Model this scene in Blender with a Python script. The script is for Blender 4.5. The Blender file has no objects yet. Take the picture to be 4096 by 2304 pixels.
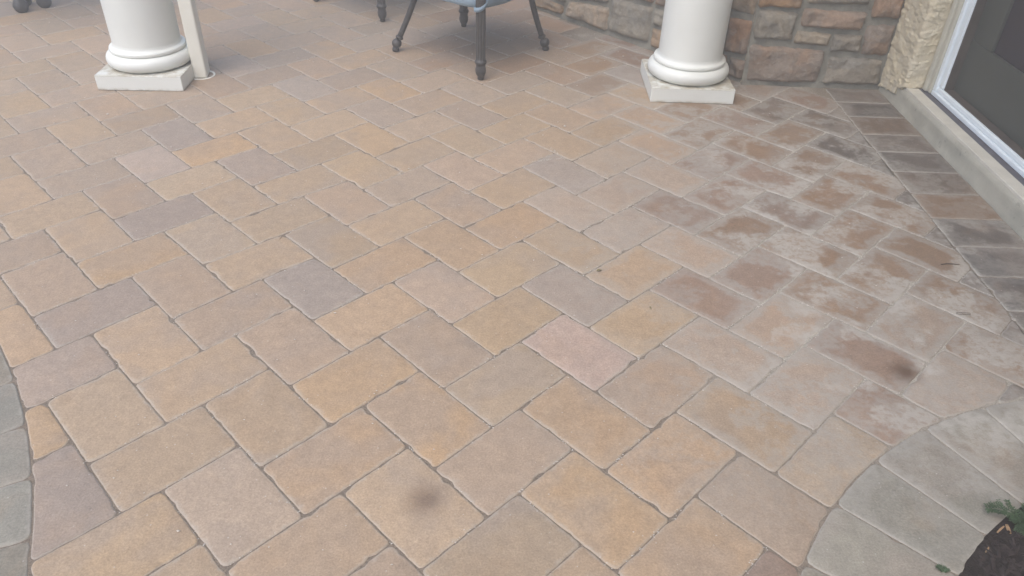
import bpy, bmesh, math, random
from mathutils import Vector, Matrix, noise as mnoise

R = math.radians
C = bpy.context.scene.collection
scene = bpy.context.scene

# ------------------------------------------------------------------ camera, sky, sun, exposure
CAM_H, PITCH, ROLL = 1.1203, 0.6277, 0.0322
cam_d = bpy.data.cameras.new('camera')
cam_d.sensor_width = 36.0
cam_d.lens = 36.0 * 3080 / 4096
cam_d.clip_start = 0.02
cam_d.clip_end = 2000
cam = bpy.data.objects.new('camera', cam_d)
C.objects.link(cam)
cp, sp, cr, sr = math.cos(PITCH), math.sin(PITCH), math.cos(ROLL), math.sin(ROLL)
c_fwd = Vector((0, cp, -sp)); c_up = Vector((0, sp, cp)); c_rt = Vector((1, 0, 0))
rt = cr * c_rt + sr * c_up
up = -sr * c_rt + cr * c_up
m3 = Matrix((rt, up, -c_fwd)).transposed()
cam.matrix_world = Matrix.Translation((0, 0, CAM_H)) @ m3.to_4x4()
scene.camera = cam

SUN_EL, SUN_AZ = R(58), R(208)          # azimuth clockwise from +Y: behind the camera, to its left
world = bpy.data.worlds.new('World'); scene.world = world; world.use_nodes = True
wt = world.node_tree; wt.nodes.clear()
w_out = wt.nodes.new('ShaderNodeOutputWorld'); w_bg = wt.nodes.new('ShaderNodeBackground')
w_sky = wt.nodes.new('ShaderNodeTexSky'); w_sky.sky_type = 'NISHITA'; w_sky.sun_disc = False
w_sky.sun_elevation = SUN_EL; w_sky.sun_rotation = SUN_AZ
w_sky.air_density = 1.0; w_sky.dust_density = 2.0; w_sky.ozone_density = 0.6
w_bg.inputs['Strength'].default_value = 0.15
wt.links.new(w_sky.outputs[0], w_bg.inputs['Color']); wt.links.new(w_bg.outputs[0], w_out.inputs['Surface'])
sun_d = bpy.data.lights.new('sun', 'SUN'); sun_d.energy = 1.0; sun_d.angle = R(60); sun_d.color = (1.0, 0.95, 0.88)
sun = bpy.data.objects.new('sun', sun_d); C.objects.link(sun)
sd = Vector((math.sin(SUN_AZ) * math.cos(SUN_EL), math.cos(SUN_AZ) * math.cos(SUN_EL), math.sin(SUN_EL)))
sun.rotation_euler = sd.to_track_quat('Z', 'Y').to_euler(); sun.location = sd * 20
vs = scene.view_settings
vs.view_transform = 'Standard'; vs.look = 'None'; vs.gamma = 1.0; vs.use_curve_mapping = False
vs.exposure = 1.19
HAZE_DENSITY = 0.056

# ------------------------------------------------------------------ helpers
class NT:
    """small node-graph builder"""
    def __init__(s, name):
        s.m = bpy.data.materials.new(name); s.m.use_nodes = True
        s.t = s.m.node_tree; s.t.nodes.clear()
        s.out = s.n('ShaderNodeOutputMaterial'); s.b = s.n('ShaderNodeBsdfPrincipled')
        s.l(s.b.outputs[0], s.out.inputs['Surface'])
    def n(s, k): return s.t.nodes.new(k)
    def l(s, a, b): s.t.links.new(a, b)
    def put(s, sock, v):
        if hasattr(v, 'links') or isinstance(v, bpy.types.NodeSocket): s.l(v, sock)
        else: sock.default_value = v
    def math(s, op, a, b=0.0, c=0.0, clamp=False):
        q = s.n('ShaderNodeMath'); q.operation = op; q.use_clamp = clamp
        s.put(q.inputs[0], a); s.put(q.inputs[1], b); s.put(q.inputs[2], c); return q.outputs[0]
    def vmath(s, op, a, b=(0, 0, 0)):
        q = s.n('ShaderNodeVectorMath'); q.operation = op
        s.put(q.inputs[0], a); s.put(q.inputs[1], b)
        return q.outputs['Value'] if op in ('DISTANCE', 'LENGTH', 'DOT_PRODUCT') else q.outputs[0]
    def scale(s, v, k):
        q = s.n('ShaderNodeVectorMath'); q.operation = 'SCALE'; s.put(q.inputs[0], v); s.put(q.inputs['Scale'], k); return q.outputs[0]
    def noise(s, vec, sc, det=3.0, rough=0.55, dist=0.0):
        q = s.n('ShaderNodeTexNoise'); s.put(q.inputs['Vector'], vec); q.inputs['Scale'].default_value = sc
        q.inputs['Detail'].default_value = det; q.inputs['Roughness'].default_value = rough
        q.inputs['Distortion'].default_value = dist; return q.outputs['Fac']
    def step(s, v, a, b, lo=0.0, hi=1.0, kind='SMOOTHSTEP'):
        q = s.n('ShaderNodeMapRange'); q.interpolation_type = kind
        s.put(q.inputs['Value'], v)
        for k, x in zip(('From Min', 'From Max', 'To Min', 'To Max'), (a, b, lo, hi)): s.put(q.inputs[k], x)
        return q.outputs[0]
    def mix(s, f, a, b, mode='MIX'):
        q = s.n('ShaderNodeMix'); q.data_type = 'RGBA'; q.blend_type = mode; q.clamp_factor = True
        s.put(q.inputs[0], f)
        for i, v in ((6, a), (7, b)):
            if isinstance(v, (tuple, list)): v = tuple(v)[:3] + (1,)
            s.put(q.inputs[i], v)
        return q.outputs[2]
    def grey(s, v):
        q = s.n('ShaderNodeCombineColor'); [s.put(q.inputs[i], v) for i in range(3)]; return q.outputs[0]
    def pos(s): return s.n('ShaderNodeNewGeometry').outputs['Position']
    def sep(s, v):
        q = s.n('ShaderNodeSeparateXYZ'); s.put(q.inputs[0], v); return q.outputs
    def attr(s, name):
        q = s.n('ShaderNodeAttribute'); q.attribute_name = name; return q
    def bump(s, h, dist, strength=1.0):
        q = s.n('ShaderNodeBump'); q.inputs['Distance'].default_value = dist; q.inputs['Strength'].default_value = strength
        s.put(q.inputs['Height'], h); s.l(q.outputs[0], s.b.inputs['Normal']); return q
    def base(s, col, rough=0.8, spec=0.3, metal=0.0):
        if isinstance(col, (tuple, list)): col = tuple(col)[:3] + (1,)
        s.put(s.b.inputs['Base Color'], col); s.put(s.b.inputs['Roughness'], rough)
        s.b.inputs['Specular IOR Level'].default_value = spec; s.b.inputs['Metallic'].default_value = metal
        return s.m

def mesh_obj(name, verts, faces, mat=None, parent=None, smooth=False, color=None):
    me = bpy.data.meshes.new(name); me.from_pydata([tuple(v) for v in verts], [], faces); me.update()
    if smooth: me.polygons.foreach_set('use_smooth', [True] * len(me.polygons))
    o = bpy.data.objects.new(name, me); C.objects.link(o)
    if mat: me.materials.append(mat)
    if parent: o.parent = parent
    if color: o.color = tuple(color)[:3] + (1,)
    return o

def empty(name, loc=(0, 0, 0), rz=0.0):
    o = bpy.data.objects.new(name, None); C.objects.link(o); o.location = loc; o.rotation_euler = (0, 0, rz)
    o.empty_display_size = 0.1
    return o

def tag(o, label=None, cat=None, group=None, kind=None):
    for k, v in (('label', label), ('category', cat), ('group', group), ('kind', kind)):
        if v: o[k] = v
    return o

def bevel_box(name, x0, x1, y0, y1, z0, z1, mat, parent=None, bev=0.004, seg=2):
    bm = bmesh.new(); bmesh.ops.create_cube(bm, size=1.0)
    for v in bm.verts:
        v.co = Vector(((x0 + x1) / 2 + v.co.x * (x1 - x0), (y0 + y1) / 2 + v.co.y * (y1 - y0), (z0 + z1) / 2 + v.co.z * (z1 - z0)))
    if bev > 0: bmesh.ops.bevel(bm, geom=bm.edges[:], offset=bev, segments=seg, profile=0.5, affect='EDGES')
    me = bpy.data.meshes.new(name); bm.to_mesh(me); bm.free()
    o = bpy.data.objects.new(name, me); C.objects.link(o); me.materials.append(mat)
    if parent: o.parent = parent
    return o

def lathe(name, prof, mat, parent=None, n=48, flutes=0, fdepth=0.0, loc=(0, 0, 0), smooth=True, fl=None):
    V, F = [], []
    for r, z in prof:
        for i in range(n):
            a = 2 * math.pi * i / n
            k = 1.0
            if flutes and (fl is None or fl[0] <= z <= fl[1]): k = 1 - fdepth * (0.5 + 0.5 * math.cos(a * flutes))
            V.append((loc[0] + r * k * math.cos(a), loc[1] + r * k * math.sin(a), loc[2] + z))
    for j in range(len(prof) - 1):
        for i in range(n):
            F.append((j * n + i, j * n + (i + 1) % n, (j + 1) * n + (i + 1) % n, (j + 1) * n + i))
    k = len(V); t0 = (len(prof) - 1) * n; V += V[:n]; V += V[t0:t0 + n]       # caps with their own vertices: a crisp rim
    F.append(tuple(range(k, k + n))[::-1]); F.append(tuple(range(k + n, k + 2 * n)))
    return mesh_obj(name, V, F, mat, parent, smooth)

def tube(name, pts, rads, mat, parent=None, n=12, squash=None):
    V, F = [], []
    P = [Vector(p) for p in pts]
    for j, p in enumerate(P):
        d = (P[min(j + 1, len(P) - 1)] - P[max(j - 1, 0)]).normalized()
        s = d.cross(Vector((0.3, 0.9, 0.1))).normalized(); t = d.cross(s)
        for i in range(n):
            a = 2 * math.pi * i / n
            V.append(p + rads[j] * (math.cos(a) * s + math.sin(a) * t))
    for j in range(len(P) - 1):
        for i in range(n): F.append((j * n + i, j * n + (i + 1) % n, (j + 1) * n + (i + 1) % n, (j + 1) * n + i))
    F.append(tuple(range(n))[::-1]); F.append(tuple((len(P) - 1) * n + i for i in range(n)))
    return mesh_obj(name, V, F, mat, parent, True)

def fbm(x, y, z=0.0, oct=3):
    return mnoise.fractal(Vector((x, y, z)), 1.0, 2.0, oct)

# ------------------------------------------------------------------ materials
def paver_material(name, joined):
    k = NT(name)
    P = k.pos(); xyz = k.sep(P)
    if joined:
        tone = k.attr('tone').outputs['Color']; rnd = k.attr('rnd').outputs['Fac']
    else:
        oi = k.n('ShaderNodeObjectInfo'); tone = oi.outputs['Color']; rnd = oi.outputs['Random']
    edge = k.attr('edge').outputs['Fac']
    off = k.scale((7.3, 3.1, 5.7), k.math('MULTIPLY', rnd, 37.0))
    Q = k.vmath('ADD', P, off)
    # two-tone blending of the coloured concrete
    n1 = k.noise(Q, 6.0, 3.0, 0.5, 0.6)
    amt = k.step(k.math('FRACT', k.math('MULTIPLY', rnd, 13.7)), 0.0, 1.0, 0.15, 0.95, 'LINEAR')
    tone2 = k.mix(0.52, tone, (0.290, 0.238, 0.195))
    c = k.mix(k.math('MULTIPLY', k.step(n1, 0.42, 0.62), amt), tone, tone2)
    n2 = k.noise(k.vmath('ADD', Q, (3.3, 1.2, 9.1)), 9.0, 3.0, 0.55, 0.4)
    c = k.mix(k.math('MULTIPLY', k.step(n2, 0.52, 0.72), 0.30), c, k.mix(0.5, tone, (0.40, 0.255, 0.14)))
    # mottling and grain
    n3 = k.noise(Q, 38.0, 4.0, 0.65)
    c = k.mix(1.0, c, k.grey(k.step(n3, 0.25, 0.75, 0.86, 1.13, 'LINEAR')), 'MULTIPLY')
    n4 = k.noise(Q, 260.0, 3.0, 0.7)
    c = k.mix(1.0, c, k.grey(k.step(n4, 0.25, 0.75, 0.76, 1.26, 'LINEAR')), 'MULTIPLY')
    vor = k.n('ShaderNodeTexVoronoi'); k.put(vor.inputs['Vector'], Q); vor.inputs['Scale'].default_value = 75.0
    rare = k.math('GREATER_THAN', k.sep(vor.outputs['Color'])[0], 0.86)
    speck = k.math('MULTIPLY', k.step(k.math('ADD', vor.outputs['Distance'], k.math('MULTIPLY', k.math('SUBTRACT', n4, 0.5), 0.22)), 0.05, 0.15, 1.0, 0.0), rare)
    c = k.mix(k.math('MULTIPLY', speck, 0.55), c, (0.56, 0.52, 0.46))
    # worn, dusty arris round every paver
    ne = k.noise(Q, 55.0, 3.0, 0.6)
    arris = k.step(k.math('ADD', edge, k.math('MULTIPLY', k.math('SUBTRACT', ne, 0.5), 0.5)), 0.02, 0.24, 1.0, 0.0)
    c = k.mix(k.math('MULTIPLY', arris, 0.42), c, (0.42, 0.385, 0.335))
    # pale sand-haze film left on the pavers beside the door
    nm = k.noise(P, 1.7, 2.0, 0.5)
    mx = k.math('ADD', xyz[0], k.math('MULTIPLY', k.math('SUBTRACT', nm, 0.5), 0.9))
    mask = k.math('MULTIPLY', k.step(mx, -0.05, 0.65), k.step(xyz[1], 0.70, 1.05))
    nf = k.noise(Q, 6.5, 4.0, 0.58, 0.15)
    nf2 = k.noise(Q, 60.0, 4.0, 0.7)
    fe = k.step(k.math('ADD', edge, k.math('MULTIPLY', k.math('SUBTRACT', nf, 0.5), 2.6)), 0.25, 0.62, 1.0, 0.0)
    fp = k.step(k.math('ADD', nf, k.math('MULTIPLY', k.math('SUBTRACT', nf2, 0.5), 0.24)), 0.50, 0.60)
    film = k.math('MAXIMUM', k.math('MULTIPLY', fe, 0.78), k.math('MULTIPLY', fp, 0.75))
    sold = k.step(xyz[0], 1.20, 1.23, 1.0, 0.5)
    film = k.math('MULTIPLY', k.math('MULTIPLY', k.math('MULTIPLY', film, mask), sold), k.step(nf2, 0.3, 0.6, 0.45, 1.0))
    c = k.mix(k.math('MULTIPLY', film, 0.80), c, (0.36, 0.335, 0.295))
    wh = k.math('MULTIPLY', k.step(k.noise(k.vmath('ADD', Q, (8.1, 4.4, 0.7)), 5.5, 4.0, 0.6, 0.25), 0.50, 0.585), k.step(nf2, 0.34, 0.58, 0.35, 1.0))
    wh = k.math('MULTIPLY', wh, k.math('MULTIPLY', k.math('MULTIPLY', k.step(mx, 0.35, 0.85), k.step(xyz[1], 2.75, 2.2)), k.step(xyz[1], 0.9, 1.15)))
    c = k.mix(k.math('MULTIPLY', k.math('MULTIPLY', wh, sold), 0.62), c, (0.47, 0.44, 0.385))
    # two brown spills
    for sx, sy, r, a in ((-0.143, 0.892, 0.038, 0.62), (0.870, 1.278, 0.036, 1.0)):
        d = k.vmath('DISTANCE', P, (sx, sy, 0.0))
        d = k.math('ADD', d, k.math('MULTIPLY', k.math('SUBTRACT', k.noise(P, 60.0, 4.0, 0.7), 0.5), 0.018))
        c = k.mix(k.math('MULTIPLY', k.step(d, 0.0, r * 1.5, 1.0, 0.0), a), c, (0.125, 0.078, 0.050))
    h = k.math('ADD', k.math('MULTIPLY', n4, 0.5), k.math('ADD', n3, k.math('MULTIPLY', nf2, 0.8)))
    k.bump(h, 0.0016, 0.8)
    return k.base(c, k.step(n3, 0.3, 0.7, 0.72, 0.92), 0.35)

M = {}
M['paver'] = paver_material('paver_concrete', False)
M['paver_joined'] = paver_material('paver_concrete_joined', True)

def simple(name, col, rough=0.6, spec=0.4, metal=0.0, var=0.08, sc=12.0, bump=0.0, bsc=60.0, dirt=None, grime=()):
    k = NT(name); P = k.pos()
    n = k.noise(P, sc, 4.0, 0.6)
    c = k.mix(1.0, tuple(col), k.grey(k.step(n, 0.3, 0.7, 1 - var, 1 + var, 'LINEAR')), 'MULTIPLY')
    if grime:                                            # tan grime settled in a seam at a given height
        z = k.sep(P)[2]; nz = k.noise(P, 22.0, 4.0, 0.7)
        for zc, hw, a in grime:
            c = k.mix(k.math('MULTIPLY', k.math('MULTIPLY', k.step(k.math('ABSOLUTE', k.math('SUBTRACT', z, zc)), 0.0, hw, 1.0, 0.0), k.step(nz, 0.3, 0.65)), a), c, (0.33, 0.27, 0.17))
    if dirt:
        nd = k.noise(P, dirt[1], 5.0, 0.7)
        c = k.mix(k.math('MULTIPLY', k.step(nd, dirt[2], dirt[2] + 0.12), dirt[3]), c, tuple(dirt[0]))
    if bump: k.bump(k.noise(P, bsc, 4.0, 0.65), bump)
    return k.base(c, rough, spec, metal)

def sand_material():
    k = NT('joint_sand'); P = k.pos(); xyz = k.sep(P)
    nm = k.noise(P, 1.7, 2.0, 0.5)
    mx = k.math('ADD', xyz[0], k.math('MULTIPLY', k.math('SUBTRACT', nm, 0.5), 0.9))
    n = k.noise(P, 9.0, 4.0, 0.7); n2 = k.noise(P, 260.0, 3.0, 0.6)
    f = k.math('MULTIPLY', k.math('ADD', k.step(mx, 0.1, 0.8), k.math('MULTIPLY', k.step(n, 0.52, 0.7), 0.35)), k.math('MULTIPLY', k.step(xyz[1], 0.8, 1.5, 0.25, 1.0), k.step(xyz[0], 1.08, 1.19, 1.0, 0.25)))
    c = k.mix(f, (0.20, 0.162, 0.125), (0.42, 0.385, 0.325))
    c = k.mix(1.0, c, k.grey(k.step(n2, 0.2, 0.8, 0.6, 1.4, 'LINEAR')), 'MULTIPLY')
    k.bump(n2, 0.003)
    return k.base(c, 0.95, 0.2)
M['sand'] = sand_material()

def stone_material():
    k = NT('wall_stone'); P = k.pos()
    oi = k.n('ShaderNodeObjectInfo'); tone = oi.outputs['Color']; rnd = oi.outputs['Random']
    Q = k.vmath('ADD', P, k.scale((5.1, 2.7, 8.9), k.math('MULTIPLY', rnd, 29.0)))
    n1 = k.noise(Q, 8.0, 4.0, 0.6, 0.8); n2 = k.noise(Q, 55.0, 5.0, 0.7); n3 = k.noise(Q, 18.0, 4.0, 0.65, 0.5)
    c = k.mix(k.step(n1, 0.40, 0.62), tone, k.mix(0.55, tone, (0.21, 0.205, 0.185)))
    c = k.mix(k.math('MULTIPLY', k.step(n3, 0.55, 0.7), 0.55), c, k.mix(0.6, tone, (0.13, 0.095, 0.07)))
    c = k.mix(k.math('MULTIPLY', k.step(n2, 0.58, 0.72), 0.35), c, (0.36, 0.35, 0.32))
    c = k.mix(1.0, c, k.grey(k.step(n2, 0.25, 0.75, 0.8, 1.2, 'LINEAR')), 'MULTIPLY')
    k.bump(k.math('ADD', n2, k.math('MULTIPLY', n3, 1.5)), 0.006)
    return k.base(c, 0.9, 0.25)
M['stone'] = stone_material()
M['mortar'] = simple('mortar', (0.275, 0.262, 0.220), 0.95, 0.2, var=0.2, sc=25, bump=0.004, bsc=160)

def stucco_material():
    k = NT('stucco'); P = k.pos()
    n = k.noise(P, 14.0, 5.0, 0.65); n2 = k.noise(P, 220.0, 4.0, 0.6); z = k.sep(P)[2]
    c = k.mix(k.step(n, 0.35, 0.65), (0.62, 0.54, 0.385), (0.59, 0.53, 0.405))
    c = k.mix(k.math('MULTIPLY', k.step(k.noise(P, 40.0, 5.0, 0.7), 0.62, 0.75), 0.35), c, (0.25, 0.21, 0.14))
    c = k.mix(1.0, c, k.grey(k.step(n2, 0.2, 0.8, 0.88, 1.12, 'LINEAR')), 'MULTIPLY')
    k.bump(k.math('ADD', n2, n), 0.002)
    return k.base(c, 0.92, 0.2)
M['stucco'] = stucco_material()
M['sill'] = simple('sill_concrete', (0.43, 0.41, 0.34), 0.9, 0.25, var=0.16, sc=9, bump=0.0015, bsc=200, dirt=((0.12, 0.11, 0.095), 26.0, 0.60, 0.55))
M['sill_cap'] = simple('sill_cap_paint', (0.58, 0.55, 0.47), 0.7, 0.35, var=0.10, sc=15, bump=0.0008, bsc=150, dirt=((0.16, 0.14, 0.12), 48.0, 0.66, 0.7))
M['jamb'] = simple('jamb_paint', (0.50, 0.48, 0.40), 0.55, 0.4, var=0.06, sc=10)
M['vinyl'] = simple('white_vinyl', (0.76, 0.82, 0.85), 0.35, 0.5, var=0.05, sc=16, dirt=((0.30, 0.31, 0.30), 35.0, 0.64, 0.45))
M['track'] = simple('dark_track', (0.10, 0.095, 0.11), 0.6, 0.4, var=0.2, sc=30)
M['bronze'] = simple('brown_lining', (0.085, 0.072, 0.062), 0.6, 0.35, var=0.15, sc=20)
M['panel'] = simple('grey_door_panel', (0.062, 0.066, 0.057), 0.45, 0.45, var=0.05, sc=5)
M['glass'] = simple('dark_door_glass', (0.035, 0.030, 0.038), 0.15, 0.5, var=0.1, sc=4)
M['white'] = simple('white_column_paint', (0.71, 0.72, 0.67), 0.42, 0.4, var=0.03, sc=7, dirt=((0.50, 0.46, 0.36), 60.0, 0.74, 0.5), grime=((0.059, 0.010, 0.85), (0.0, 0.014, 0.8)))
M['cream'] = simple('cream_pipe_paint', (0.74, 0.72, 0.63), 0.45, 0.4, var=0.04, sc=9)
M['iron'] = simple('bronze_cast_metal', (0.052, 0.047, 0.044), 0.45, 0.5, 0.0, var=0.3, sc=40, bump=0.0008, bsc=180)
M['roof'] = simple('porch_paint', (0.55, 0.54, 0.50), 0.7, 0.3)
M['grass'] = simple('lawn', (0.06, 0.085, 0.035), 0.95, 0.1, var=0.4, sc=30)
M['soil'] = simple('mulch_bed_soil', (0.030, 0.023, 0.020), 0.97, 0.15, var=0.4, sc=40, bump=0.01, bsc=60)
M['bark'] = simple('bark_chip', (0.042, 0.031, 0.028), 0.92, 0.2, var=0.45, sc=70)
M['palewood'] = simple('pale_wood_chip', (0.34, 0.22, 0.12), 0.85, 0.2, var=0.3, sc=120)
M['leaf'] = simple('leaf_green', (0.060, 0.098, 0.045), 0.55, 0.4, var=0.35, sc=60)
M['deadleaf'] = simple('dry_leaf', (0.22, 0.19, 0.09), 0.8, 0.2, var=0.2, sc=90)
M['twig'] = simple('dark_twig', (0.03, 0.026, 0.024), 0.8, 0.2)
M['crumb'] = simple('pale_crumb', (0.52, 0.48, 0.42), 0.9, 0.2, var=0.2, sc=300)

def cloth_material():
    k = NT('blue_cushion_cloth'); P = k.pos()
    w = k.n('ShaderNodeTexWave'); k.put(w.inputs['Vector'], P); w.inputs['Scale'].default_value = 420.0
    w.bands_direction = 'DIAGONAL'; w.inputs['Distortion'].default_value = 1.0
    n = k.noise(P, 14.0, 3.0)
    c = k.mix(1.0, (0.40, 0.54, 0.66), k.grey(k.step(n, 0.3, 0.7, 0.9, 1.08, 'LINEAR')), 'MULTIPLY')
    c = k.mix(k.math('MULTIPLY', w.outputs['Fac'], 0.12), c, (0.62, 0.68, 0.70))
    k.bump(k.math('ADD', w.outputs['Fac'], n), 0.0015)
    return k.base(c, 0.9, 0.2)
M['cloth'] = cloth_material()

# ------------------------------------------------------------------ ground, beds
g = mesh_obj('ground', [(-50, -50, -0.13), (50, -50, -0.13), (50, 50, -0.13), (-50, 50, -0.13)], [(0, 1, 2, 3)], M['grass'])
tag(g, kind='structure')

RC, RR, RIN = Vector((1.2988, 0.2954)), 0.9326, 0.716          # curved border by the mulch bed
LC, LR, LIN = Vector((-2.5325, -0.0261)), 1.9187, 1.70         # curved border at the left
SOLD_X, DOOR_X, WALL_Y = 1.213, 1.432, 2.968
AW_A, AW_B = Vector((0.078, 3.914)), Vector((0.890, 2.996))    # foot of the angled stone wall
AW_T = (AW_B - AW_A).normalized(); AW_N = Vector((AW_T.y, -AW_T.x))   # normal towards the patio
if AW_N.x > 0: AW_N = -AW_N

# the bedding sand: one sheet that fills the joints; the pavers are its children
bm = bmesh.new()
bx0, bx1, by0, by1 = -3.6, 1.44, -0.2, 6.0
for p in ((bx0, by0), (bx1, by0), (bx1, by1), (bx0, by1)): bm.verts.new((p[0], p[1], -0.0026))
bm.faces.new(bm.verts[:])
me = bpy.data.meshes.new('patio'); bm.to_mesh(me); bm.free(); me.materials.append(M['sand'])
patio = bpy.data.objects.new('patio', me); C.objects.link(patio); tag(patio, kind='structure')

# ------------------------------------------------------------------ pavers
S = 0.075
YAW, TX, TY, ASP = -0.77312783, 0.02291374, 1.34065952, 1.01758613
cy_, sy_ = math.cos(YAW), math.sin(YAW)
def lat(u, v):
    a, b = u * S, v * S * ASP
    return Vector((cy_ * a - sy_ * b + TX, sy_ * a + cy_ * b + TY))
def unlat(x, y):
    dx, dy = x - TX, y - TY
    return (cy_ * dx + sy_ * dy) / S, (-sy_ * dx + cy_ * dy) / (S * ASP)
WARP = [(-6,-9,4,-2),(-6,-6,0,0),(-4,-6,-9,3),(-4,-9,-6,2),(-4,-8,8,-6),(-1,-6,-6,6),(-1,-8,1,2),(-3,-6,5,2),(-3,-3,2,2),(-1,-3,-3,5),(-6,-4,-13,6),(-3,-4,0,20),(-1,-5,10,-4),(2,-3,-3,5),(2,-5,9,8),(1,-5,-4,-5),(1,-8,-4,-2),(1,-7,4,-9),(4,-5,-6,-1),(4,-7,5,1),(-4,-11,9,-3),(-2,-8,-5,-14),(-2,-11,-2,4),(-2,-10,11,-15),(1,-10,5,-1),(-7,-11,12,-2),(-7,-9,-2,-7),(0,-10,1,-9),(3,-7,-7,-7),(-5,-4,3,13),(-3,-1,-4,4),(0,0,6,1),(0,2,-12,0),(3,2,-4,9),(3,0,3,7),(1,2,0,4),(1,5,-1,-7),(3,5,-8,-3),(3,3,-3,-2),(5,3,-11,3),(5,0,-9,2),(6,5,0,12),(6,3,10,12),(4,5,12,13),(4,8,3,-11),(8,3,2,9),(8,1,10,0),(8,4,-2,-8),(8,6,5,12),(6,6,16,7),(2,-2,5,-1),(2,0,-13,-6),(5,-2,6,7),(4,-4,2,-3),(4,-2,-8,-4),(7,-2,-3,2),(7,-4,5,4),(5,1,-2,-9),(7,1,-14,1),(7,-1,8,-3),(9,-1,-5,0),(1,7,-9,-8),(2,7,1,1),(2,10,9,-6),(4,10,-4,-7),(4,7,-4,-1),(-1,7,-1,-10),(-1,9,-6,-19),(2,9,-14,-16),(0,9,2,-9),(0,12,13,9),(2,12,5,-1),(-3,9,3,-23),(-3,11,-10,-24),(0,11,-7,-13),(-2,14,9,-16),(0,14,4,-15),(5,12,3,9),(5,10,13,15),(-2,13,-14,-13),(-8,-4,7,5),(-8,-2,-5,-1),(-5,-2,-4,17),(-10,-5,-4,14),(-10,-2,0,-1),(-8,-5,-10,14),(-7,0,-1,4),(-7,-2,11,1),(-5,1,-2,2),(-12,-3,-6,12),(-10,0,-5,-3),(-10,-3,-6,11),(-13,-5,0,0),(-13,-3,-4,-1),(-15,-3,2,0),(-15,-1,-5,-8),(-12,-1,-9,6),(-15,-6,-1,9),(-13,-6,-12,12),(-17,-1,0,-7),(-17,1,2,-9),(-14,1,-4,-1),(-14,-1,2,5),(-14,2,14,-17),(-12,2,18,-6),(-17,-4,2,8),(-15,-4,-8,12),(-20,-4,6,-3),(-20,-2,-4,0),(-17,-2,-4,3)]
WP = [(lat(u, v), Vector((dx, dy)) / 1000) for u, v, dx, dy in WARP]
def warped(u, v):
    p = lat(u, v); w = 0.35; d = Vector((0, 0))
    for q, e in WP:
        r2 = (p - q).length_squared
        if r2 < 0.25:
            k = math.exp(-r2 / (2 * 0.11 ** 2)); w += k; d += k * e
    return p + d / w

TONES = {
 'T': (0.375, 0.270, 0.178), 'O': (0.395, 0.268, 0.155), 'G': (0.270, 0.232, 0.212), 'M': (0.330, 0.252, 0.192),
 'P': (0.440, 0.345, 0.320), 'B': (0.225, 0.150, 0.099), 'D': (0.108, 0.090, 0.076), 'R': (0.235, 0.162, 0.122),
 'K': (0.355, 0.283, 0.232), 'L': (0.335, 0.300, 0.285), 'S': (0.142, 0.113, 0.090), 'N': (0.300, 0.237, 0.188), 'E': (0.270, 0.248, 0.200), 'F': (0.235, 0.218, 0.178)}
OV = [(-0.810,2.154,'G'),(-1.126,2.139,'L'),(-1.122,2.556,'G'),(-1.135,2.347,'N'),(-0.425,2.550,'G'),(-0.157,2.554,'N'),(-0.329,2.457,'M'),(-0.961,1.389,'N'),(-1.148,1.522,'M'),(-0.494,2.381,'O'),(-0.511,2.744,'O'),(-0.977,2.472,'T'),(-0.969,1.629,'O'),(-0.493,2.149,'O'),(-0.371,2.255,'T'),(-0.211,2.341,'T'),(-0.015,2.465,'O'),(-0.135,1.984,'M'),(-0.352,1.947,'M'),(-0.491,1.949,'M'),(-0.146,2.160,'K'),(0.041,2.256,'M'),(-0.954,2.052,'T'),(-0.778,1.942,'T'),(-0.642,2.048,'T'),(-0.704,2.203,'T'),(-1.124,1.919,'M'),(-1.249,1.678,'M'),(-0.790,1.766,'T'),(-0.611,1.659,'T'),(-0.473,1.745,'T'),(-0.314,1.838,'T'),(-0.334,1.676,'T'),(-0.162,1.744,'T'),(0.011,1.640,'O'),(0.171,1.764,'T'),(0.300,1.876,'T'),(0.323,1.676,'T'),(-0.177,1.559,'K'),(-0.015,1.438,'O'),(0.325,1.440,'O'),(-0.172,1.314,'M'),(-0.325,1.227,'O'),(-0.009,1.205,'T'),(-0.167,1.104,'O'),(0.162,1.096,'T'),(0.306,1.220,'M'),(0.482,1.333,'K'),(0.640,1.457,'K'),(0.663,1.249,'K'),(0.493,1.111,'T'),(0.633,1.023,'T'),(0.324,1.009,'T'),(0.165,0.917,'O'),(-0.006,0.842,'T'),(-0.156,0.878,'T'),(-0.316,0.973,'T'),(-0.483,1.090,'T'),(-0.644,1.163,'T'),(-0.664,1.435,'M'),(-0.487,1.326,'M'),(-0.333,1.421,'T'),(-0.810,1.310,'T'),(-0.801,1.054,'T'),(-0.647,0.979,'T'),(-0.480,0.874,'M'),(-0.656,0.809,'O'),(-0.315,0.798,'T'),(-0.884,1.019,'O'),(-0.926,1.237,'G'),(-0.787,0.898,'N'),(0.149,1.526,'G'),(-0.484,1.533,'G'),(0.163,1.331,'P'),(0.455,0.920,'M'),(-0.970,1.786,'N'),(0.922,2.674,'S'),(1.071,2.563,'S'),(0.372,3.164,'B'),(-1.125,3.002,'L'),(-1.329,3.492,'L'),(-0.802,2.778,'L'),(-0.155,1.150,'O'),(0.931,1.427,'K'),(0.958,1.276,'K'),(0.856,1.351,'R'),(0.647,1.640,'R'),(0.837,1.564,'B'),(0.993,2.107,'B'),(0.832,2.341,'B'),(0.613,2.297,'R'),(0.822,1.975,'R'),(1.021,1.735,'B'),(0.202,1.746,'T'),(0.385,1.838,'K'),(0.519,1.725,'K'),(0.323,2.114,'K'),(0.145,1.956,'K'),(-0.810,1.474,'M')]    # colours of single pavers, by a point on each
random.seed(11)

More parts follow.
